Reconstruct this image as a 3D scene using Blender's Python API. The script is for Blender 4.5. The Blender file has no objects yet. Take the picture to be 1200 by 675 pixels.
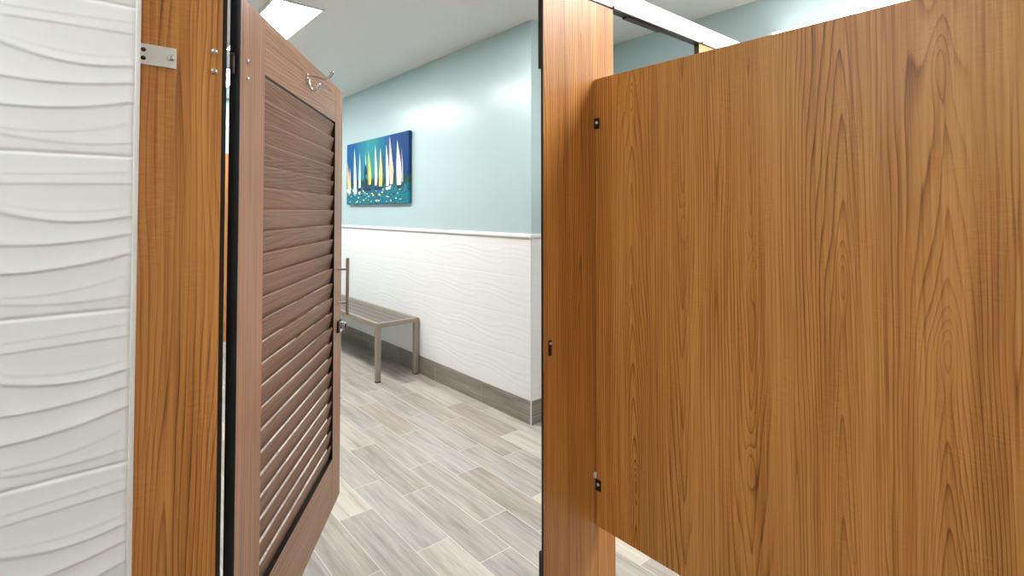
import bpy, bmesh, math, random
from mathutils import Vector, Matrix
random.seed(7)
C = bpy.context.scene.collection
PI = math.pi
CAMH = 1.34
def lin(r, g, b):
    f = lambda c: (c/255/12.92) if c/255 <= .04045 else ((c/255+.055)/1.055)**2.4
    return (f(r), f(g), f(b), 1)

# ------------------------------------------------------------------ nodes
class NT:
    def __init__(s, name):
        s.m = bpy.data.materials.new(name); s.m.use_nodes = True
        s.t = s.m.node_tree; s.t.nodes.clear()
        s.out = s.t.nodes.new('ShaderNodeOutputMaterial')
    def n(s, ty, **kw):
        x = s.t.nodes.new(ty)
        for k, v in kw.items(): setattr(x, k, v)
        return x
    def link(s, a, b): s.t.links.new(a, b)
    def put(s, sock, v):
        if isinstance(v, bpy.types.NodeSocket): s.link(v, sock)
        else: sock.default_value = v
    def math(s, op, a, b=0.0, c=0.0):
        x = s.n('ShaderNodeMath', operation=op)
        s.put(x.inputs[0], a); s.put(x.inputs[1], b); s.put(x.inputs[2], c)
        return x.outputs[0]
    def add(s, a, b): return s.math('ADD', a, b)
    def sub(s, a, b): return s.math('SUBTRACT', a, b)
    def mul(s, a, b): return s.math('MULTIPLY', a, b)
    def sep(s, v):
        x = s.n('ShaderNodeSeparateXYZ'); s.link(v, x.inputs[0]); return x.outputs
    def comb(s, x, y, z):
        k = s.n('ShaderNodeCombineXYZ')
        for i, v in enumerate((x, y, z)): s.put(k.inputs[i], v)
        return k.outputs[0]
    def coord(s): return s.n('ShaderNodeTexCoord').outputs['Object']
    def noise(s, vec, scale=1, detail=2, rough=.5, dist=0):
        x = s.n('ShaderNodeTexNoise'); s.link(vec, x.inputs['Vector'])
        x.inputs['Scale'].default_value = scale; x.inputs['Detail'].default_value = detail
        x.inputs['Roughness'].default_value = rough; x.inputs['Distortion'].default_value = dist
        return x.outputs['Fac']
    def ramp(s, f, stops, interp='LINEAR'):
        x = s.n('ShaderNodeValToRGB'); s.link(f, x.inputs[0]); e = x.color_ramp; e.interpolation = interp
        while len(e.elements) < len(stops): e.elements.new(.5)
        for el, (p, c) in zip(e.elements, stops):
            el.position = p; el.color = c if len(c) == 4 else (*c, 1)
        return x.outputs[0]
    def mix(s, f, a, b, mode='MIX'):
        x = s.n('ShaderNodeMix', data_type='RGBA', blend_type=mode)
        s.put(x.inputs[0], f); s.put(x.inputs[6], a); s.put(x.inputs[7], b)
        return x.outputs[2]
    def remap(s, v, a, b, c, d):
        x = s.n('ShaderNodeMapRange'); s.put(x.inputs[0], v)
        for i, k in enumerate((a, b, c, d)): x.inputs[i+1].default_value = k
        return x.outputs[0]
    def bump(s, h, strength=.2, dist=.001):
        x = s.n('ShaderNodeBump'); s.link(h, x.inputs['Height'])
        x.inputs['Strength'].default_value = strength; x.inputs['Distance'].default_value = dist
        return x.outputs[0]
    def bsdf(s, col, rough=.5, metal=0, spec=.5, normal=None, coat=0, coat_rough=.2):
        b = s.n('ShaderNodeBsdfPrincipled'); s.put(b.inputs['Base Color'], col)
        s.put(b.inputs['Roughness'], rough); s.put(b.inputs['Metallic'], metal)
        b.inputs['Specular IOR Level'].default_value = spec
        b.inputs['Coat Weight'].default_value = coat; b.inputs['Coat Roughness'].default_value = coat_rough
        if normal is not None: s.link(normal, b.inputs['Normal'])
        s.link(b.outputs[0], s.out.inputs[0]); return s.m

def plain(name, col, rough=.5, metal=0, spec=.5, var=.04, scale=30, bump=0):
    t = NT(name); c = t.coord(); f = t.noise(c, scale, 3)
    d = tuple(max(0, k*(1-var)) for k in col[:3])+(1,); l = tuple(min(1, k*(1+var)) for k in col[:3])+(1,)
    nm = t.bump(f, bump, .001) if bump else None
    return t.bsdf(t.mix(f, d, l), rough, metal, spec, nm)

def wood(name, axis, cols, seed, along=2, pitch=.09, dens=120, rough=.38, stripe=1.0, zf=5.0, spec=.5, cath=1.0, rippl=.25, shift=0, hearts=None, eyes=()):
    """laminate with cathedral grain.  cols = (light, mid, dark)."""
    t = NT(name); p = t.sep(t.coord())
    u = p[axis] if not isinstance(axis, tuple) else t.add(t.mul(p[0], axis[0]), t.mul(p[1], axis[1]))
    z = p[along]
    u = t.add(u, shift)
    # irregular spacing of the heart lines and slow wander along the length
    wn = t.noise(t.comb(t.mul(u, 5.0), t.mul(z, .55), seed), 1, 1)
    wn2 = t.noise(t.comb(t.mul(u, 14.0), t.mul(z, 1.7), seed+9.3), 1, 2)
    w = t.add(u, t.add(t.mul(t.sub(wn, .5), .15), t.mul(t.sub(wn2, .5), .022)))
    pp = t.math('PINGPONG', w, pitch)
    s_ = t.math('SQRT', t.add(t.mul(pp, pp), .00006))
    cell = t.math('FLOOR', t.math('DIVIDE', t.add(w, pitch), 2*pitch))
    sgn = t.remap(t.math('FRACT', t.mul(cell, .37)), 0, 1, .5, 1.4)
    n3 = t.noise(t.comb(t.mul(u, 11), t.mul(z, 1.25), seed+3.1), 1, 2, .45)
    if hearts:
        uw = t.add(u, t.add(t.mul(t.sub(wn, .5), .05), t.mul(t.sub(wn2, .5), .022)))
        dmin = None; W = None
        for h, sg in hearts:
            d = t.sub(uw, h); a = t.math('ABSOLUTE', d)
            dmin = a if dmin is None else t.math('SMOOTH_MIN', dmin, a, .02)
            gss = t.mul(t.math('EXPONENT', t.mul(t.mul(d, d), -1/.045**2)), sg)
            W = gss if W is None else t.add(W, gss)
        s_ = t.math('SQRT', t.add(t.mul(dmin, dmin), .00005))
        F = t.add(t.mul(s_, dens), t.add(t.mul(t.mul(t.sub(z, 1.05), zf), W), t.mul(n3, 4.2*cath)))
        for eu, ez, ea, eb, ek in eyes:
            q1 = t.math('DIVIDE', t.sub(uw, eu), ea); q2 = t.math('DIVIDE', t.sub(z, ez), eb)
            F = t.add(F, t.mul(t.math('EXPONENT', t.mul(t.add(t.mul(q1, q1), t.mul(q2, q2)), -1)), ek))
    else:
        F = t.add(t.mul(s_, dens), t.add(t.mul(t.mul(z, zf), sgn), t.mul(n3, 4.5*cath)))
    F = t.add(F, t.mul(t.noise(t.comb(t.mul(u, 60), t.mul(z, 3), seed), 1, 2), .35))
    fr = t.math('FRACT', F)
    ring = t.ramp(fr, [(0, (.05,)*3), (.10, (.0,)*3), (.60, (.12,)*3), (.84, (.62,)*3), (.92, (1,)*3), (1, (.05,)*3)])
    amp = t.remap(t.noise(t.comb(t.mul(u, 9), t.mul(z, .9), seed+5), 1, 2), .36, .60, .22, 1.0)
    ringv = t.mul(ring, amp)
    band = t.noise(t.comb(t.mul(u, 22), t.mul(z, .5), seed+1.7), 1, 3, .6)
    fine = t.noise(t.comb(t.mul(u, 170), t.mul(z, 2.2), seed+2.2), 1, 3, .6)
    pore = t.noise(t.comb(t.mul(u, 520), t.mul(z, 9), seed+4.4), 1, 2)
    rip = t.noise(t.comb(t.mul(u, 45), t.mul(z, 240), seed+6), 1, 1)
    ripm = t.remap(t.noise(t.comb(t.mul(u, 12), t.mul(z, 5), seed+8), 1, 1), .48, .62, 0, 1)
    v = t.add(t.mul(ringv, .66), t.mul(t.remap(band, .3, .7, -.2, .4), .5*stripe))
    v = t.add(v, t.mul(t.sub(fine, .5), 1.0*stripe))
    v = t.add(v, t.mul(t.sub(pore, .5), .35))
    v = t.add(v, t.mul(t.mul(t.sub(rip, .5), ripm), rippl))
    v = t.add(v, .12)
    col = t.ramp(v, [(0, cols[0]), (.42, cols[1]), (.95, cols[2])])
    return t.bsdf(col, t.remap(fine, .3, .7, rough-.04, rough+.06), 0, spec)

# ------------------------------------------------------------------ mesh helpers
def addbox(bm, lo, hi, bev=0, seg=2, mi=0, mat=None):
    r = bmesh.ops.create_cube(bm, size=1)
    vs = r['verts']
    for v in vs:
        v.co = Vector([lo[i]+(v.co[i]+.5)*(hi[i]-lo[i]) for i in range(3)])
    fs = set(f for v in vs for f in v.link_faces)
    for f in fs: f.material_index = mi
    if bev > 0:
        es = list({e for f in fs for e in f.edges})
        rr = bmesh.ops.bevel(bm, geom=es, offset=bev, segments=seg, affect='EDGES', profile=.5, material=mi if mi else -1)
        vs = list({v for f in rr['faces'] for v in f.verts} | {v for v in vs if v.is_valid})
    if mat is not None:
        bmesh.ops.transform(bm, matrix=mat, verts=[v for v in vs if v.is_valid])
    return vs
def addcyl(bm, a, b, r, n=20, r2=None, mi=0):
    a, b = Vector(a), Vector(b); d = b-a
    q = Vector((0, 0, 1)).rotation_difference(d.normalized()).to_matrix().to_4x4()
    M = Matrix.Translation((a+b)/2) @ q
    k = bmesh.ops.create_cone(bm, cap_ends=True, segments=n, radius1=r, radius2=r if r2 is None else r2, depth=d.length, matrix=M)
    for f in {f for v in k['verts'] for f in v.link_faces}: f.material_index = mi
def addtube(bm, pts, rads, n=12, cap=True):
    pts = [Vector(p) for p in pts]; rings = []
    up = None
    for i, p in enumerate(pts):
        t = (pts[min(i+1, len(pts)-1)]-pts[max(i-1, 0)]).normalized()
        if up is None: up = t.orthogonal().normalized()
        up = (up - t*up.dot(t)).normalized(); s = t.cross(up)
        r = rads[i] if isinstance(rads, (list, tuple)) else rads
        rings.append([bm.verts.new(p+(up*math.cos(k*2*PI/n)+s*math.sin(k*2*PI/n))*r) for k in range(n)])
    for a, b in zip(rings, rings[1:]):
        for k in range(n): bm.faces.new((a[k], a[(k+1) % n], b[(k+1) % n], b[k]))
    if cap:
        bm.faces.new(rings[0][::-1]); bm.faces.new(rings[-1])
def extrude_profile(bm, prof, lo, hi, axis=1, mi=0):
    """prof: list of 2-D points; axis: 0 -> (y,z), 1 -> (x,z), 2 -> (x,y)"""
    def mk(p, a):
        return {0: (a, p[0], p[1]), 1: (p[0], a, p[1]), 2: (p[0], p[1], a)}[axis]
    A = [bm.verts.new(mk(p, lo)) for p in prof]; B = [bm.verts.new(mk(p, hi)) for p in prof]
    n = len(prof); fs = []
    for i in range(n): fs.append(bm.faces.new((A[i], A[(i+1) % n], B[(i+1) % n], B[i])))
    fs.append(bm.faces.new(A[::-1])); fs.append(bm.faces.new(B))
    for f in fs: f.material_index = mi
def obj(name, bm, mats, parent=None, smooth=False, loc=None):
    bmesh.ops.recalc_face_normals(bm, faces=bm.faces)
    me = bpy.data.meshes.new(name); bm.to_mesh(me); bm.free()
    for m in (mats if isinstance(mats, (list, tuple)) else [mats]): me.materials.append(m)
    if smooth:
        for p in me.polygons: p.use_smooth = True
        try: me.set_sharp_from_angle(angle=math.radians(smooth if smooth is not True else 40))
        except Exception: pass
    o = bpy.data.objects.new(name, me); C.objects.link(o)
    if parent: o.parent = parent
    if loc: o.location = loc
    return o
def thing(name, label, cat, loc=(0, 0, 0), rotz=0, group=None):
    o = bpy.data.objects.new(name, None); C.objects.link(o)
    o.empty_display_size = .1
    o.location = loc; o.rotation_euler = (0, 0, rotz); o['label'] = label; o['category'] = cat
    if group: o['group'] = group
    return o
def tag(o, label, cat, group=None):
    o['label'] = label; o['category'] = cat
    if group: o['group'] = group
    return o
def struct(name, bm, m, parent=None, **k):
    o = obj(name, bm, m, parent, **k)
    if parent is None: o['kind'] = 'structure'
    return o
def slab(name, lo, hi, m, parent=None, bev=0):
    bm = bmesh.new(); addbox(bm, lo, hi, bev); return struct(name, bm, m, parent)
def box(name, lo, hi, m, parent=None, bev=.001, seg=2, loc=None):
    bm = bmesh.new(); addbox(bm, lo, hi, bev, seg); return obj(name, bm, m, parent, loc=loc)
def screw(parent, c, n, r=.0055, m=None, name='screw', label=None):
    """domed barrel-bolt head with a small socket"""
    c, n = Vector(c), Vector(n).normalized(); bm = bmesh.new()
    addcyl(bm, c-n*.001, c+n*.0012, r*1.12, 24)
    prof = [(r, .0012), (r*.93, .0026), (r*.7, .0038), (r*.42, .0043), (r*.40, .0022), (0.0001, .0020)]
    rings = []; q = Vector((0, 0, 1)).rotation_difference(n).to_matrix()
    for rr, h in prof:
        rings.append([bm.verts.new(c+q @ Vector((rr*math.cos(k*PI/10), rr*math.sin(k*PI/10), h))) for k in range(20)])
    for a, b in zip(rings, rings[1:]):
        for k in range(20): bm.faces.new((a[k], a[(k+1) % 20], b[(k+1) % 20], b[k]))
    o = obj(name, bm, m, parent, smooth=35)
    if label: o['label'] = label
    return o

# ------------------------------------------------------------------ materials
TEAK = (lin(211, 150, 80), lin(180, 115, 50), lin(100, 54, 21))
M = {}
HE = [(.677, 1.1), (.50, -.7), (.312, -1.0), (.111, .8), (-.065, 1.3), (-.27, 1.0), (-.48, -1), (-.72, 1), (-.98, 1)]
EY = [(-.063, 1.07, .017, .060, -2.6), (.677, 1.686, .012, .045, -2.2), (-.058, 1.63, .014, .07, -2.2), (.312, 1.18, .010, .075, 2.4),
      (.111, 1.19, .010, .06, -2.4), (.677, .52, .012, .05, -2.6), (.50, 1.30, .010, .06, 2), (.312, .70, .011, .06, 2.2), (-.27, 1.3, .015, .06, -3)]
M['teak_panel'] = wood('teak_laminate_panel', 1, TEAK, 2.0, dens=118, zf=8.0, hearts=HE, eyes=EY, spec=.4)
M['teak_x'] = wood('teak_laminate', 0, TEAK, 11.0, pitch=.10, dens=120, zf=4.0, rippl=.3)
M['teak_left'] = wood('teak_laminate_left', 0, TEAK, 31.0, pitch=.12, dens=130, zf=3.0, cath=.6, rippl=.35)
WAL = (lin(160, 117, 92), lin(128, 89, 69), lin(86, 56, 42))
WALF = (lin(192, 145, 112), lin(160, 113, 84), lin(110, 73, 52))
M['wal_v'] = wood('walnut_stile', 0, WALF, 5.0, pitch=.2, dens=110, zf=1.5, cath=.35, rippl=.1, stripe=.7, rough=.36)
M['wal_h'] = wood('walnut_rail', 2, WALF, 8.0, along=0, pitch=.1, dens=110, zf=2.5, cath=.6, rippl=.1, stripe=.7, rough=.36)
M['wal_s'] = wood('walnut_slat', 2, WAL, 14.0, along=0, pitch=.07, dens=120, zf=5.0, cath=.9, rippl=.1, stripe=.7, rough=.42)
M['core'] = plain('black_phenolic_core', lin(22, 21, 22), .38, var=.1, scale=60)
M['steel'] = plain('brushed_stainless', lin(205, 203, 198), .32, 1, var=.05, scale=80)
M['chrome'] = plain('polished_chrome', lin(225, 225, 225), .10, 1, var=.02, scale=20)
M['satin'] = plain('satin_plate', lin(224, 224, 219), .42, .4, var=.03, scale=80)
M['darkmetal'] = plain('dark_bronze_metal', lin(70, 58, 52), .35, .8, var=.08, scale=60)
M['blackplastic'] = plain('black_plastic', lin(18, 18, 18), .4, var=.1)
M['header'] = plain('bright_aluminium', lin(236, 236, 233), .35, .15, var=.02)
M['ceil'] = plain('ceiling_paint', lin(232, 232, 230), .6, var=.015, scale=3)
M['teal'] = plain('pale_teal_paint', lin(182, 203, 206), .27, spec=.5, var=.02, scale=2)
M['stall_paint'] = plain('warm_grey_paint', lin(196, 192, 188), .5, var=.02, scale=3)
M['fixture'] = plain('white_enamel', lin(228, 229, 227), .4, var=.01)
M['white_tile'] = plain('white_glazed_tile', lin(240, 241, 242), .28, spec=.5, var=.012, scale=5)
M['caulk'] = plain('tile_edge_trim', lin(226, 225, 220), .4, var=.03, scale=40)
M['taupe'] = plain('taupe_powdercoat', lin(152, 143, 130), .42, .25, var=.04, scale=50)
M['taupe_dark'] = plain('taupe_slat', lin(108, 100, 90), .45, .15, var=.04, scale=50)
M['rubber'] = plain('rubber_foot', lin(50, 46, 42), .7, var=.1)

def emit(name, col, st):
    t = NT(name); e = t.n('ShaderNodeEmission'); f = t.noise(t.coord(), 4, 1)
    t.link(t.mix(f, tuple(k*.97 for k in col[:3])+(1,), col), e.inputs[0]); e.inputs[1].default_value = st
    t.link(e.outputs[0], t.out.inputs[0]); return t.m
M['lamp'] = emit('lit_diffuser', (1, .985, .965, 1), 15.0)
M['lamp_stall'] = emit('lit_diffuser_stall', (1, .985, .965, 1), 8.0)
M['lamp_next'] = emit('lit_diffuser_next', (1, .99, .975, 1), 12.0)
M['lamp_hall'] = emit('lit_diffuser_hall', (1, .985, .97, 1), 5.5)
M['lamp_wall'] = emit('lit_tube', (1, .98, .95, 1), 5.0)

def plank_mat(name, wall=False):
    t = NT(name); p = t.sep(t.coord())
    W, L = .152, .61
    if not wall:
        cx = t.math('DIVIDE', t.sub(p[0], .145), W)
        col_i = t.math('FLOOR', cx)
        odd = t.math('FLOORED_MODULO', col_i, 2)
        cy = t.math('DIVIDE', t.add(p[1], t.mul(odd, -.40)), L)
        row_i = t.math('FLOOR', cy)
        fx, fy = t.math('FRACT', cx), t.math('FRACT', cy)
        X, Y = p[0], p[1]
        ex = t.mul(t.math('MINIMUM', fx, t.sub(1, fx)), W); ey = t.mul(t.math('MINIMUM', fy, t.sub(1, fy)), L)
    else:
        Y = t.add(p[0], p[1]); X = p[2]
        cy = t.math('DIVIDE', t.sub(Y, 2.95+2.23), L); row_i = t.math('FLOOR', cy); col_i = t.mul(row_i, 0)
        fy = t.math('FRACT', cy); ey = t.mul(t.math('MINIMUM', fy, t.sub(1, fy)), L); ex = t.add(ey, 1)
    wn = t.n('ShaderNodeTexWhiteNoise', noise_dimensions='2D')
    t.link(t.comb(t.add(col_i, 3.3), t.add(row_i, 7.7), 0), wn.inputs['Vector'])
    r = wn.outputs['Value']; rc = t.sep(wn.outputs['Color'])
    so = t.mul(r, 40)
    n1 = t.noise(t.comb(t.mul(X, 30), t.mul(Y, 1.5), so), 1, 4, .6, .15)
    n2 = t.noise(t.comb(t.mul(X, 90), t.mul(Y, 5), so), 1, 3, .6)
    n3 = t.noise(t.comb(t.mul(X, 20), t.mul(Y, 1.7), t.add(so, 7)), 1, 4, .6, .25)
    if not wall:
        a = t.ramp(r, [(0, lin(174, 164, 154)), (.25, lin(152, 142, 133)), (.45, lin(168, 159, 150)), (.62, lin(172, 165, 156)), (.70, lin(212, 205, 192)), (.82, lin(205, 198, 185)), (.86, lin(164, 154, 145)), (1, lin(146, 137, 129))], 'LINEAR')
        a = t.mix(t.mul(rc[1], .5), a, lin(176, 179, 181))
    else:
        a = t.ramp(r, [(0, lin(134, 129, 120)), (.5, lin(120, 115, 106)), (1, lin(142, 137, 128))])
    streak = t.remap(n1, .35, .68, 0, 1)
    c = t.mix(t.mul(streak, .45), a, lin(212, 205, 195) if not wall else lin(168, 161, 150))
    c = t.mix(t.mul(t.remap(n3, .50, .68, 0, 1), .5), c, lin(128, 119, 110) if not wall else lin(112, 106, 97))
    c = t.mix(.42, c, t.mix(t.remap(n2, .3, .7, 0, 1), lin(120, 112, 104), lin(235, 232, 226)), 'SOFT_LIGHT')
    d = t.math('MINIMUM', ex, ey)
    g = t.remap(d, .0012, .0022, 1, 0)
    c = t.mix(g, c, lin(218, 212, 203) if not wall else lin(176, 170, 160))
    nb = t.add(t.mul(n2, .3), t.mul(t.sub(1, g), 1))
    return t.bsdf(c, t.remap(n1, .3, .7, .30, .42), 0, .5, t.bump(nb, .25, .001))
M['planks'] = plank_mat('wood_look_floor_tile')
M['base'] = plank_mat('wood_look_base_tile', True)

# ------------------------------------------------------------------ room shell
H = 2.57
slab('floor', (-1.45, -.85, -.06), (3.15, 6.45, 0), M['planks'])
slab('ceiling', (-1.45, -.85, H), (3.15, 6.45, H+.06), M['ceil'])
slab('wall_left', (-1.42, -.82, 0), (-1.3, 6.42, H), M['teal'])
slab('wall_back', (-1.3, -.82, 0), (3.03, -.7, H), M['stall_paint'])
slab('wall_far', (-1.3, 6.3, 0), (2.23, 6.42, H), M['teal'])
wr = slab('wall_right', (2.23, 2.45, 0), (3.15, 6.42, H), M['teal'])
slab('wall_alcove', (3.03, -.82, 0), (3.15, 2.45, H), M['teal'])

TH, G = .254, .257
CV = [(.130, .115, .093, .22), (.19, .18, .172, .5), (.31, .355, .32, .18), (.36, .42, .38, 1.0), (.555, .55, .495, .85),
      (.724, .70, .623, 1.0), (.86, .85, .76, .25), (.90, .925, .90, .4)]
def relief(t, v):
    te = t if 0 <= t <= 1 else (.6*math.sin(t/.6) if t < 0 else 1+.5*math.sin((t-1)/.5))
    h = 0
    for a, b, c, s in CV:
        k = a*(1-te)*(1-2*te)+b*4*te*(1-te)+c*te*(2*te-1) if 0 <= te <= 1 else (a+(te)*(4*b-3*a-c) if te < 0 else c+(te-1)*(a+3*c-4*b))
        d = v-k; w = .15
        if -w < d <= 0: q = (1+d/w); h += s*q*q*q*.8
        elif 0 < d < .018: q = 1-d/.018; h += s*.8*(q*q*(3-2*q))
    return h
def tile_grid(name, us, zs, face, z0, amp, parent, tl=.61, u0=0, tmap=None, g=.0013):
    """us/zs: sample positions; face(u,z,h)->xyz; tile rows start at z0"""
    vs = []; nu = len(us)
    for z in zs:
        r = (z-z0)/G; fr = r-math.floor(r); v = 1-fr
        dz = min(fr, 1-fr)*G
        for u in us:
            q = (u-u0)/tl; fu = q-math.floor(q); du = min(fu, 1-fu)*tl
            dd = min(dz, du)
            e = 0 if dd < g else min(1, (dd-g)/.004)
            e = math.sqrt(e) if e > 0 else 0
            vs.append(face(u, z, e*(.0015+amp*relief(tmap(u, math.floor(r)), v))))
    fs = [(j*nu+i, j*nu+i+1, (j+1)*nu+i+1, (j+1)*nu+i) for j in range(len(zs)-1) for i in range(nu-1)]
    me = bpy.data.meshes.new(name); me.from_pydata(vs, [], fs); me.materials.append(M['white_tile'])
    for p in me.polygons: p.use_smooth = True
    o = bpy.data.objects.new(name, me); C.objects.link(o); o.parent = parent
    return o
def frange(a, b, n): return [a+(b-a)*i/n for i in range(n+1)]

# near tiled wall, its face parallel to the stall front
wf = slab('wall_front', (-1.3, 1.098, 0), (.0762, 1.21, H), M['caulk'])
ztop = [i*.0016 for i in range(int(H/.0016)+1)]
tile_grid('tile_facing', frange(-.62, .0792, 96), ztop, lambda u, z, h: (u, 1.0972-h, z), 1.176-4*G, .0022, wf,
          u0=.0807, tmap=lambda u, r: (u+.082)/.162)
tile_grid('tile_facing', frange(-1.3, -.62, 40), [i*.004 for i in range(int(H/.004)+1)], lambda u, z, h: (u, 1.0972-h, z), 1.176-4*G, .0022, wf,
          u0=.0807, tmap=lambda u, r: (u+.082)/.162)
bm = bmesh.new()
addbox(bm, (.0792, 1.0935, 0), (.0862, 1.121, H), .0015)
obj('edge_trim', bm, M['caulk'], wf)

# far wall wainscot: relief tile, base tile, cap
RT = 1.168
bm = bmesh.new(); addbox(bm, (2.2238, 2.4445, .147), (2.2299, 6.3, RT)); addbox(bm, (2.2238, 2.4438, .147), (3.03, 2.4499, RT)); tw = struct('trim_2', bm, M['white_tile'])
wz = [.147+i*.004 for i in range(int((RT-.147)/.004)+1)]+[RT]
tile_grid('tile_facing', frange(2.4505, 6.3, 260), wz, lambda u, z, h: (2.2235-h, u, z), .147, .0011, tw, u0=2.95,
          tmap=lambda u, r: ((u-2.45+.31*(r % 2)) % .61)/.27, g=.0006)
tile_grid('tile_facing', frange(2.222, 3.03, 60), wz, lambda u, z, h: (u, 2.4435-h, z), .147, .0011, tw, u0=2.222,
          tmap=lambda u, r: (u-2.3)/.16, g=.0006)
bm = bmesh.new(); addbox(bm, (2.2175, 2.4385, 0), (2.2235, 2.446, RT), .001); obj('corner_trim', bm, M['fixture'], tw)
b1 = slab('baseboard_right', (2.2185, 2.4465, 0), (2.2325, 6.3, .147), M['base'], bev=.001)
slab('baseboard_return', (2.2236, 2.4395, 0), (3.03, 2.4535, .147), M['base'], bev=.001)
cap = [(0, 0), (.018, .004), (.021, .010), (.021, .020), (.014, .028), (0, .031)]
bm = bmesh.new()
extrude_profile(bm, [(2.2300-a, RT+b) for a, b in cap], 2.4295, 6.3, 1)
extrude_profile(bm, [(2.4500-a, RT+b) for a, b in cap], 2.2095, 3.03, 0)
struct('trim_1', bm, M['fixture'], smooth=50)
slab('baseboard_far', (-1.3, 6.288, 0), (2.218, 6.3, .147), M['base'], bev=.001)

# ------------------------------------------------------------------ ceiling lights
def troffer(x0, y0, x1, y1, mat, label):
    t = thing('ceiling_light', label, 'ceiling light', ((x0+x1)/2, (y0+y1)/2, H), 0, None)
    a, b = (x1-x0)/2, (y1-y0)/2; f = .014
    bm = bmesh.new()
    for lo, hi in (((-a-f, -b-f, -.012), (a+f, -b, 0)), ((-a-f, b, -.012), (a+f, b+f, 0)), ((-a-f, -b, -.012), (-a, b, 0)), ((a, -b, -.012), (a+f, b, 0))):
        addbox(bm, lo, hi, .0015)
    obj('frame', bm, M['fixture'], t)
    bm = bmesh.new(); addbox(bm, (-a, -b, -.010), (a, b, -.002), 0); obj('diffuser', bm, mat, t)
    return t
troffer(.87, 3.14, 1.14, 4.36, M['lamp'], 'long lit ceiling panel light, the nearest one, seen above the louvered door')
troffer(.86, 4.95, 1.14, 6.15, M['lamp'], 'farther lit ceiling panel light, glimpsed through the gap at the door hinge')
troffer(-1.22, .46, -.61, 1.06, M['lamp_stall'], 'lit ceiling panel light over the near toilet stall')
troffer(1.70, .0, 2.31, .61, M['lamp_next'], 'lit ceiling panel light over the neighbouring stall')
troffer(1.2, 1.70, 1.81, 2.31, M['lamp_hall'], 'lit ceiling panel light just outside the stall fronts')

# linear wall light above the tall panel
t = thing('wall_light', 'long white lit strip light on the teal wall above the big wood panel', 'wall light', (3.03, .35, 2.30))
box('housing', (-.05, -.85, -.04), (0, .93, .04), M['fixture'], t, .004)
bm = bmesh.new(); addcyl(bm, (-.065, -.85, .0), (-.065, .90, .0), .035, 24); obj('diffuser', bm, M['lamp_wall'], t, smooth=50)
bm = bmesh.new(); addbox(bm, (-.09, .90, -.036), (-.02, .93, .036), .004); obj('end_cap', bm, M['steel'], t)['label'] = 'grey end cap'

# ------------------------------------------------------------------ stall front
YF = 1.124
# left pilaster
t = thing('partition_pilaster', 'narrow teak wood-grain stall post on the left, between white wave tile and louvered door', 'partition post', (.150, YF, 0))
bm = bmesh.new(); addbox(bm, (-.0645, 0, .08), (.067, .0085, 2.03), .0006); obj('facing', bm, M['teak_left'], t)
bm = bmesh.new()
extrude_profile(bm, [(-.065, .0087), (.0672, .0087), (.0672, .0005), (.0692, .0087), (.0757, .0087), (.0770, .010), (.0770, .0225), (-.065, .0225)], .08, 2.03, 2)
obj('core', bm, M['core'], t)['label'] = 'black edge of the post'
box('shoe', (-.066, -.003, 0), (.079, .0255, .082), M['steel'], t, .001)
br = thing('bracket', '', '', (0, 0, 0)); del br['label']; del br['category']
bpy.data.objects.remove(br)
bm = bmesh.new()
addbox(bm, (-.0600, -.0050, 1.6010), (-.0085, -.0002, 1.6380), .0006)
addbox(bm, (-.0622, -.0050, 1.6010), (-.0598, -.0002, 1.6380), .0006)
bk = obj('bracket', bm, M['satin'], t); bk['label'] = 'flat satin steel wall bracket'
screw(bk, (-.0170, -.0045, 1.619), (0, -1, 0), .0052, M['steel'])
screw(bk, (-.0580, -.0042, 1.6270), (0, -1, 0), .0035, M['darkmetal'])
screw(bk, (-.0580, -.0042, 1.6120), (0, -1, 0), .0035, M['darkmetal'])
for z in (1.6465, 1.6085): screw(t, (.0535, 0, z), (0, -1, 0), .0052, M['steel'])
for z in (.52, .48): screw(t, (.0535, 0, z), (0, -1, 0), .0052, M['steel'])

# right pilaster
RX0, RX1 = 1.073, 1.402
t = thing('partition_pilaster', 'wide teak wood-grain stall post in the middle, with a small black latch keeper', 'partition post', ((RX0+RX1)/2, YF, 0))
hw = (RX1-RX0)/2
bm = bmesh.new(); addbox(bm, (-hw, 0, .08), (hw, .002, 2.03), .0004); obj('facing', bm, M['teak_x'], t)
bm = bmesh.new()
addbox(bm, (-hw+.0003, .0022, .08), (hw-.0003, .011, 2.03))
addbox(bm, (-hw+.014, .011, .333), (hw-.014, .0225, 1.773))
addbox(bm, (-hw+.0003, .011, .08), (hw-.0003, .0225, .333)); addbox(bm, (-hw+.0003, .011, 1.773), (hw-.0003, .0225, 2.03))
obj('core', bm, M['core'], t)['label'] = 'black rebated edge of the post'
box('shoe', (-hw-.001, -.003, 0), (hw+.001, .0255, .082), M['steel'], t, .001)
bm = bmesh.new()
addbox(bm, (-.0062, -.0035, -.0235), (.0062, 0, .0235), .0015)
kp = obj('latch_keeper', bm, M['blackplastic'], t, loc=(-hw+.024, 0, .933)); kp['label'] = 'small black latch keeper plate'
screw(kp, (0, -.0033, .0135), (0, -1, 0), .0042, M['steel']); screw(kp, (0, -.0033, -.0115), (0, -1, 0), .0042, M['darkmetal'])

# next pilaster beyond the neighbouring door opening
t = thing('partition_pilaster', 'far stall post, only its top showing over the big panel below the white headrail', 'partition post', (2.11, YF, 0))
bm = bmesh.new(); addbox(bm, (-.155, 0, .08), (.155, .002, 2.03), .0004); obj('facing', bm, M['teak_x'], t)
bm = bmesh.new(); addbox(bm, (-.1547, .0022, .08), (.1547, .0225, 2.03)); obj('core', bm, M['core'], t)['label'] = 'black edge of the post'
box('shoe', (-.156, -.003, 0), (.156, .0255, .082), M['steel'], t, .001)

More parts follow.
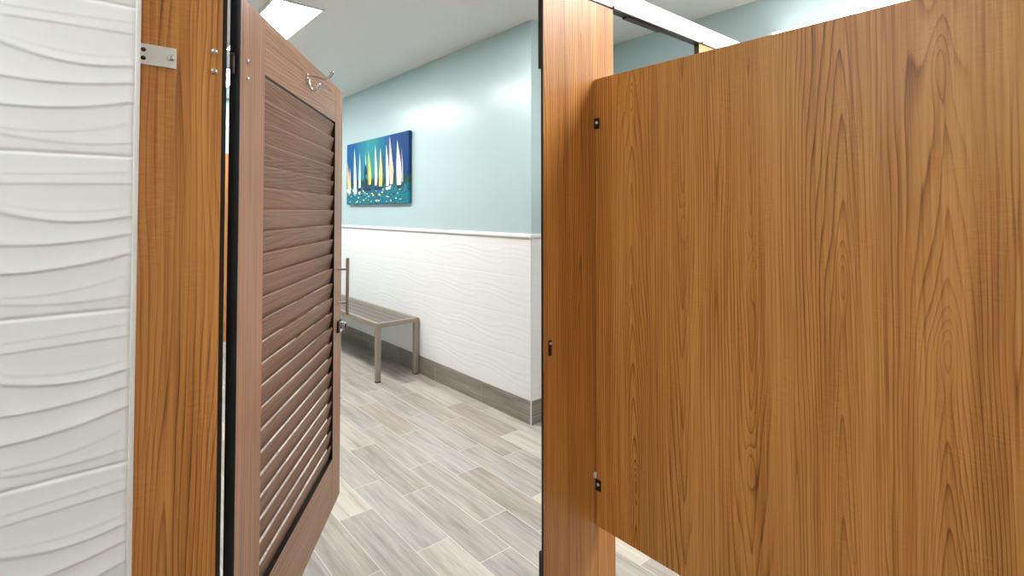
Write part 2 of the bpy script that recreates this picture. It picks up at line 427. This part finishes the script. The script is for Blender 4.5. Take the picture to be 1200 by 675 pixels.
# headrail
t = thing('headrail', 'bright white aluminium headrail running along the stall fronts under the ceiling', 'headrail', (.085, YF, 2.03))
bm = bmesh.new()
extrude_profile(bm, [(-.005, .004), (-.005, .073), (0, .078), (.024, .078), (.030, .073), (.030, .004)], 0, 2.942, 0)
obj('rail', bm, M['header'], t)
box('channel', (0, -.001, 0), (2.942, .027, .0038), M['darkmetal'], t, .0005)['label'] = 'dark underside of the rail'
box('door_stop', (1.40, .005, -.006), (1.615, .026, -.0001), M['darkmetal'], t, .001)
for x in (1.312, 1.885): screw(t, (x, -.005, .006), (0, -1, 0), .004, M['darkmetal'])

# big divider panel on the right
PX = 1.304
t = thing('partition_panel', 'large teak wood-grain divider panel with cathedral grain, filling the right side', 'partition panel', (PX, .3, 0))
Y0, Y1 = -.95, .821
Pz0, Pz1 = .331, 1.774
bm = bmesh.new(); addbox(bm, (0, Y0, Pz0), (.002, Y1, Pz1), .0004); obj('facing', bm, M['teak_panel'], t)
bm = bmesh.new(); addbox(bm, (.0021, Y0+.0005, Pz0+.0005), (.0169, Y1-.0005, Pz1-.0005)); obj('core', bm, M['teak_panel'], t)
bm = bmesh.new(); addbox(bm, (.017, Y0, Pz0), (.019, Y1, Pz1), .0004); obj('facing', bm, M['teak_panel'], t)
for z, lb in ((1.627, 'dark steel angle bracket near the panel top'), (.463, 'dark steel angle bracket near the panel foot')):
    bm = bmesh.new()
    addbox(bm, (-.0025, Y1-.019, z-.0175), (-.0001, Y1+.0055, z+.0175), .0006)
    addbox(bm, (-.021, Y1+.0048, z-.0175), (-.0005, Y1+.0078, z+.0175), .0006)
    b = obj('bracket', bm, M['darkmetal'], t); b['label'] = lb
    screw(b, (-.0022, Y1-.008, z+.002), (-1, 0, 0), .0052, M['steel'])
bm = bmesh.new(); addbox(bm, (-.012, Y1-.004, .485), (-.001, Y1+.007, .503), .003); obj('clip', bm, M['satin'], t, smooth=40)

# ------------------------------------------------------------------ louvered door
DX, DY = .2523, 1.140
AZ = math.radians(35.3)
t = thing('stall_door', 'open louvered walnut-brown stall door with chrome coat hook and steel pull', 'door', (DX, DY, .333), PI/2-AZ)
# local: x along the door, -y = inner (visible) face side, face plane y=0, thickness to +y
L, DH, TK = .855, 1.440, .019
SL, SR, TR, BR = .1277, .751, .126, .170
def frame_member(name, lo, hi, m, inner):
    bm = bmesh.new(); addbox(bm, lo, hi, .0009, 2); bm.normal_update()
    for f in bm.faces:
        if f.normal.dot(Vector(inner)) > .9: f.material_index = 1
    return obj(name, bm, [m, M['core']], t)
frame_member('stile', (.0008, 0, 0), (SL, TK, DH), M['wal_v'], (1, 0, 0))
frame_member('stile', (SR, 0, 0), (L, TK, DH), M['wal_v'], (-1, 0, 0))
frame_member('top_rail', (SL, .0002, DH-TR), (SR, TK-.0002, DH), M['wal_h'], (0, 0, -1))
frame_member('bottom_rail', (SL, .0002, 0), (SR, TK-.0002, BR), M['wal_h'], (0, 0, 1))
bm = bmesh.new(); addbox(bm, (-.0022, -.0004, 0), (.0010, TK+.0006, DH), .0004)
obj('hinge_edge', bm, M['core'], t)['label'] = 'black hinge edge of the door'
N = 23; pitch = (DH-TR-BR)/N
w_h, w_v, st = .0105, .0521, .0040
for k in range(N):
    zt = DH-TR-k*pitch-.003
    vis = w_v if k < N-1 else pitch-.003
    wh = w_h*vis/w_v
    bm = bmesh.new()
    # rounded top edge, tilted outward going down
    prof = [(.0008, zt-.0045), (.0020, zt-.0012), (.0045, zt-.0004), (.0060, zt-.0022), (wh+st+.0008, zt-vis+.002), (wh+st-.0012, zt-vis), (wh+.0012, zt-vis)]
    prof = [(a+.0030, b) for a, b in prof]
    A = [bm.verts.new((SL-.002, a, b)) for a, b in prof]; B = [bm.verts.new((SR+.002, a, b)) for a, b in prof]
    for i in range(len(prof)):
        j = (i+1) % len(prof); bm.faces.new((A[i], A[j], B[j], B[i]))
    bm.faces.new(A[::-1]); bm.faces.new(B)
    obj('slat', bm, M['wal_s'], t)
# hardware: hinge bolts
for z in (1.317, 1.280): screw(t, (.034, 0, z), (0, -1, 0), .0050, M['steel'])
for z in (.20, .164): screw(t, (.034, 0, z), (0, -1, 0), .0050, M['steel'])
# hinge (top and bottom) in the gap
for z in (1.30, .14):
    h = bmesh.new()
    addcyl(h, (-.008, TK*.6, z-.02), (-.008, TK*.6, z+.016), .0045, 16)
    addcyl(h, (-.008, TK*.6, z+.016), (-.008, TK*.6, z+.022), .006, 16, .004)
    addbox(h, (-.0075, TK*.45, z-.018), (-.0023, TK*.75, z+.014), .0005)
    obj('hinge', h, M['darkmetal'], t, smooth=40)
# pull handle
hx, hz0, hz1 = L-.040, .655, .833
pl = bmesh.new(); addcyl(pl, (hx, -.031, hz0-.012), (hx, -.031, hz1+.010), .0060, 24)
ph = obj('pull_handle', pl, M['steel'], t, smooth=40); ph['label'] = 'slim vertical stainless pull bar'
for z in (hz0+.030, hz1-.030):
    s = bmesh.new(); addcyl(s, (hx, -.028, z), (hx, -.0002, z), .0040, 16); addcyl(s, (hx, -.003, z), (hx, -.0001, z), .007, 20)
    obj('standoff', s, M['steel'], ph, smooth=40)
# slide latch
lz = .603
s = bmesh.new(); addbox(s, (L-.060, -.006, lz-.020), (L-.012, -.0001, lz+.020), .0015); lt = obj('latch', s, M['blackplastic'], t)
lt['label'] = 'small chrome and black slide latch'
s = bmesh.new(); addbox(s, (L-.052, -.010, lz-.020), (L-.014, -.0055, lz+.016), .0015); obj('latch_plate', s, M['chrome'], lt)
s = bmesh.new(); addbox(s, (L-.045, -.024, lz-.010), (L-.020, -.0095, lz+.014), .003, 3); obj('latch_knob', s, M['chrome'], lt, smooth=40)
s = bmesh.new(); addbox(s, (L-.043, -.0265, lz-.010), (L-.022, -.0235, lz+.008), .002, 3); obj('thumb_pad', s, M['blackplastic'], lt, smooth=40)
# coat hook
cx, cz = .430, 1.386
hk = bmesh.new(); addcyl(hk, (cx, -.004, cz), (cx, -.0001, cz), .011, 24)
addcyl(hk, (cx, -.004, cz-.014), (cx, -.0001, cz-.014), .008, 24); addbox(hk, (cx-.008, -.004, cz-.016), (cx+.008, -.0001, cz), .001)
ch = obj('coat_hook', hk, M['chrome'], t, smooth=40); ch['label'] = 'polished chrome double coat hook'
def bez(P, n=16):
    out = []
    for i in range(n+1):
        s = i/n; a = [Vector(p) for p in P]
        while len(a) > 1: a = [a[k].lerp(a[k+1], s) for k in range(len(a)-1)]
        out.append(a[0])
    return out
s = bmesh.new()
up = bez([(cx, -.002, cz+.002), (cx, -.030, cz+.014), (cx, -.048, cz-.016), (cx, -.064, cz-.006), (cx, -.070, cz+.016)])
addtube(s, up, [.0050-.0014*math.sin(PI*i/16) for i in range(17)], 14)
bmesh.ops.create_uvsphere(s, u_segments=16, v_segments=10, radius=.0052, matrix=Matrix.Translation(up[-1]))
obj('upper_prong', s, M['chrome'], ch, smooth=60)
s = bmesh.new()
lo = bez([(cx, -.003, cz-.002), (cx, -.010, cz-.014), (cx, -.004, cz-.048), (cx, -.030, cz-.046), (cx, -.034, cz-.020)])
addtube(s, lo, [.0047-.0012*math.sin(PI*i/16) for i in range(17)], 14)
bmesh.ops.create_uvsphere(s, u_segments=16, v_segments=10, radius=.0050, matrix=Matrix.Translation(lo[-1]))
obj('lower_prong', s, M['chrome'], ch, smooth=60)

# ------------------------------------------------------------------ bench
BX0, BX1, BY0, BY1, BZ = 1.835, 2.211, 3.81, 5.72, .462
t = thing('bench', 'taupe metal slatted bench standing against the white relief tile wall', 'bench', (BX0, BY0, 0))
bw, bl = BX1-BX0, BY1-BY0; T = .038
for (x, y) in ((0, 0), (bw-T, 0), (0, bl-T), (bw-T, bl-T), (0, bl/2-T/2), (bw-T, bl/2-T/2)):
    if abs(y-(bl/2-T/2)) < .01: continue
    bm = bmesh.new(); addbox(bm, (x, y, .008), (x+T, y+T, BZ), .0025, 2); lg = obj('leg', bm, M['taupe'], t)
    bm = bmesh.new(); addbox(bm, (x+.001, y+.001, 0), (x+T-.001, y+T-.001, .010), .001); obj('foot_cap', bm, M['rubber'], lg)
bm = bmesh.new()
for y in (0, bl-T): addbox(bm, (T, y, BZ-.036), (bw-T, y+T, BZ), .0025)
for x in (0, bw-T): addbox(bm, (x, T, BZ-.036), (x+T, bl-T, BZ), .0025)
for y in (bl/3, 2*bl/3): addbox(bm, (T, y-.015, BZ-.036), (bw-T, y+.015, BZ-.016), .002)
obj('seat_frame', bm, M['taupe'], t)
ns = 4; gap = .0035; sw = (bw-2*T-(ns+1)*gap)/ns
for i in range(ns):
    x = T+gap+i*(sw+gap)
    bm = bmesh.new(); addbox(bm, (x, T+.001, BZ-.0155), (x+sw, bl-T-.001, BZ-.0005), .002)
    obj('seat_slat', bm, M['taupe_dark'], t)

# ------------------------------------------------------------------ painting
def paint_bg():
    t = NT('painted_sea_and_sky'); p = t.sep(t.coord()); y, z = p[1], p[2]      # y 0..1.31 (right to left), z 0..0.63
    n = t.noise(t.comb(t.mul(y, 9), t.mul(z, 3), 1), 1, 4, .6, .8)
    n2 = t.noise(t.comb(t.mul(y, 40), t.mul(z, 55), 2), 1, 3, .6, .5)
    u = t.add(t.math('DIVIDE', y, 1.31), t.mul(t.sub(n, .5), .25))
    sky = t.ramp(u, [(0, lin(14, 58, 112)), (.22, lin(16, 74, 142)), (.45, lin(36, 138, 156)), (.62, lin(54, 152, 160)), (.85, lin(16, 92, 146)), (1, lin(14, 84, 146))])
    sea = t.ramp(n2, [(.25, lin(8, 36, 84)), (.42, lin(12, 86, 120)), (.55, lin(40, 136, 146)), (.68, lin(14, 66, 110)), (.8, lin(185, 220, 215))])
    far = t.ramp(n, [(.3, lin(24, 40, 80)), (.6, lin(40, 90, 60)), (.8, lin(40, 40, 90))])
    zz = t.add(z, t.mul(t.sub(n, .5), .05))
    c = t.mix(t.remap(zz, .225, .26, 1, 0), sky, far)
    c = t.mix(t.remap(zz, .15, .19, 1, 0), c, sea)
    return t.bsdf(c, .55, 0, .15, t.bump(n2, .3, .002))
def brushed(name, a, b):
    t = NT(name); p = t.sep(t.coord()); n = t.noise(t.comb(t.mul(p[1], 45), t.mul(p[2], 9), 3), 1, 3, .6, .5)
    return t.bsdf(t.mix(t.remap(n, .35, .65, 0, 1), a, b), .5, 0, .3)
PM = [paint_bg(), brushed('white_paint', lin(244, 244, 240), lin(190, 214, 226)), brushed('yellow_paint', lin(226, 216, 60), lin(190, 200, 90)),
      brushed('orange_paint', lin(246, 186, 60), lin(240, 220, 150)), brushed('pink_paint', lin(244, 226, 224), lin(246, 170, 140)),
      brushed('navy_paint', lin(16, 28, 70), lin(30, 60, 100)), brushed('teal_paint', lin(60, 180, 180), lin(180, 225, 215)), brushed('lime_paint', lin(190, 220, 90), lin(230, 230, 120))]
PW, PH_, PD = 1.31, .627, .035
t = thing('painting', 'blue canvas painting of white, yellow and orange sailboats on the teal wall', 'painting', (2.2294, 3.97, 1.412))
bm = bmesh.new(); addbox(bm, (-PD, 0, 0), (-.008, PW, PH_), .005, 3)
# image x (0 left .. 1 right) -> local y ; image v (0 top..1 bottom) -> local z
def PP(ix, iv, d): return (-PD-d, PW*(1-ix), PH_*(1-iv))
def poly(pts, mi, d=.0012):
    vs = [bm.verts.new(PP(a, b, d)) for a, b in pts]; f = bm.faces.new(vs); f.material_index = mi
def sail(x, top, bot, wid, mi, lean=0., d=.0012):
    pts = []; n = 10
    for i in range(n+1):
        s = i/n; pts.append((x+lean*(1-s)-wid*.5*math.sin(s*PI*.55)*.75, top+(bot-top)*s))
    for i in range(n, -1, -1):
        s = i/n; pts.append((x+lean*(1-s)+wid*.5*math.sin(min(1, s*1.25)*PI*.5)*(1 if s < .85 else 1-(s-.85)*2.6), top+(bot-top)*s))
    poly(pts[:-1], mi, d)
for a in ((.045, .30, .84, .05, 3, -.03), (.07, .38, .82, .035, 4, -.01), (.165, .08, .84, .062, 1, -.02), (.245, .17, .84, .045, 1, 0), (.355, .20, .50, .020, 1, -.01),
          (.42, .17, .70, .068, 2, -.02), (.525, .10, .72, .055, 1, -.015), (.60, .16, .74, .062, 3, -.005), (.705, .13, .74, .062, 1, -.02),
          (.765, .02, .72, .062, 4, -.03), (.875, .10, .74, .085, 1, -.03)): sail(*a)
sail(.775, .36, .60, .04, 3, 0, .0018)
random.seed(3)
poly([(.905, .22), (.925, .45), (.93, .70), (.921, .70), (.915, .45)], 4, .0016)
for x in (.05, .16, .24, .36, .42, .53, .60, .72, .88):      # hulls and reflections
    poly([(x-.045, .76+random.uniform(-.02, .02)), (x+.045, .73+random.uniform(-.02, .02)), (x+.03, .79), (x-.03, .80)], random.choice((5, 1, 5)), .0020)
    for k in range(7):
        xx = x+random.uniform(-.05, .05); v = random.uniform(.78, .97); w = random.uniform(.006, .022); h = random.uniform(.005, .020)
        poly([(xx-w, v), (xx-w*.2, v-h), (xx+w, v-h*.3), (xx+w*.3, v+h)], random.choice((1, 6, 2, 7, 3, 5, 6, 6, 5)), .0013+.0001*k)
poly([(.34, .42), (.352, .36), (.366, .44), (.385, .54), (.36, .52), (.335, .60)], 5, .0021)
poly([(.33, .60), (.36, .56), (.372, .72), (.35, .74), (.335, .70)], 5, .0022)
for x in (.33, .40, .5, .64, .68): poly([(x, .30), (x+.003, .30), (x+.006, .72), (x-.002, .72)], 5, .0019)
for f in bm.faces:
    pass
me_o = obj('canvas', bm, PM, t)
bm = bmesh.new()
for lo, hi in (((-.0078, .03, .03), (0, PW-.03, .06)), ((-.0078, .03, PH_-.06), (0, PW-.03, PH_-.03)), ((-.0078, .03, .06), (0, .06, PH_-.06)), ((-.0078, PW-.06, .06), (0, PW-.03, PH_-.06))):
    addbox(bm, lo, hi)
obj('frame', bm, plain('pine_stretcher', lin(200, 170, 120), .6), t)['label'] = 'wooden stretcher frame behind the canvas'

# ------------------------------------------------------------------ opposite stalls (glimpsed through the hinge gap)
t = thing('partition_panel', 'teak stall panel across the room, seen only through the hinge gap and louvers', 'partition panel', (.55, 4.6, 0))
bm = bmesh.new(); addbox(bm, (-1.0, 0, .32), (.62, .019, 1.80), .001); obj('facing', bm, M['teak_x'], t)
for x in (-.98, .585): box('leg_post', (x, .0003, 0), (x+.03, .0187, .325), M['steel'], t, .001)
t = thing('headrail', 'thin grey headrail of the stall across the room, seen through the hinge gap', 'headrail', (-1.3, 4.6, 2.0))
bm = bmesh.new(); addbox(bm, (0, 0, 0), (2.47, .03, .05), .002); obj('rail', bm, M['steel'], t)
for x in (2.44, .0): box('post', (x, .001, -2.0), (x+.03, .029, 0.0005), M['steel'], t, .001)

# ------------------------------------------------------------------ camera
cam = bpy.data.cameras.new('camera'); co = bpy.data.objects.new('camera', cam); C.objects.link(co)
cam.sensor_width = 36; cam.sensor_fit = 'HORIZONTAL'; cam.lens = 610/1200*36
pitch_ = math.radians(1.4)
py = 248-610*math.tan(pitch_)
cam.shift_y = -(337.5-py)/1200
co.location = (0, 0, CAMH)
co.rotation_euler = (PI/2+pitch_, 0, -math.radians(40.2))
cam.clip_start = .02
bpy.context.scene.camera = co

w = bpy.data.worlds.new('world'); bpy.context.scene.world = w; w.use_nodes = True
w.node_tree.nodes['Background'].inputs[0].default_value = (.8, .85, .9, 1)
w.node_tree.nodes['Background'].inputs[1].default_value = .2
vs = bpy.context.scene.view_settings
vs.view_transform = 'Standard'; vs.look = 'None'; vs.gamma = 1; vs.use_curve_mapping = False
vs.exposure = 1.53
cy = bpy.context.scene.cycles
cy.max_bounces = 10; cy.diffuse_bounces = 6; cy.use_denoising = True
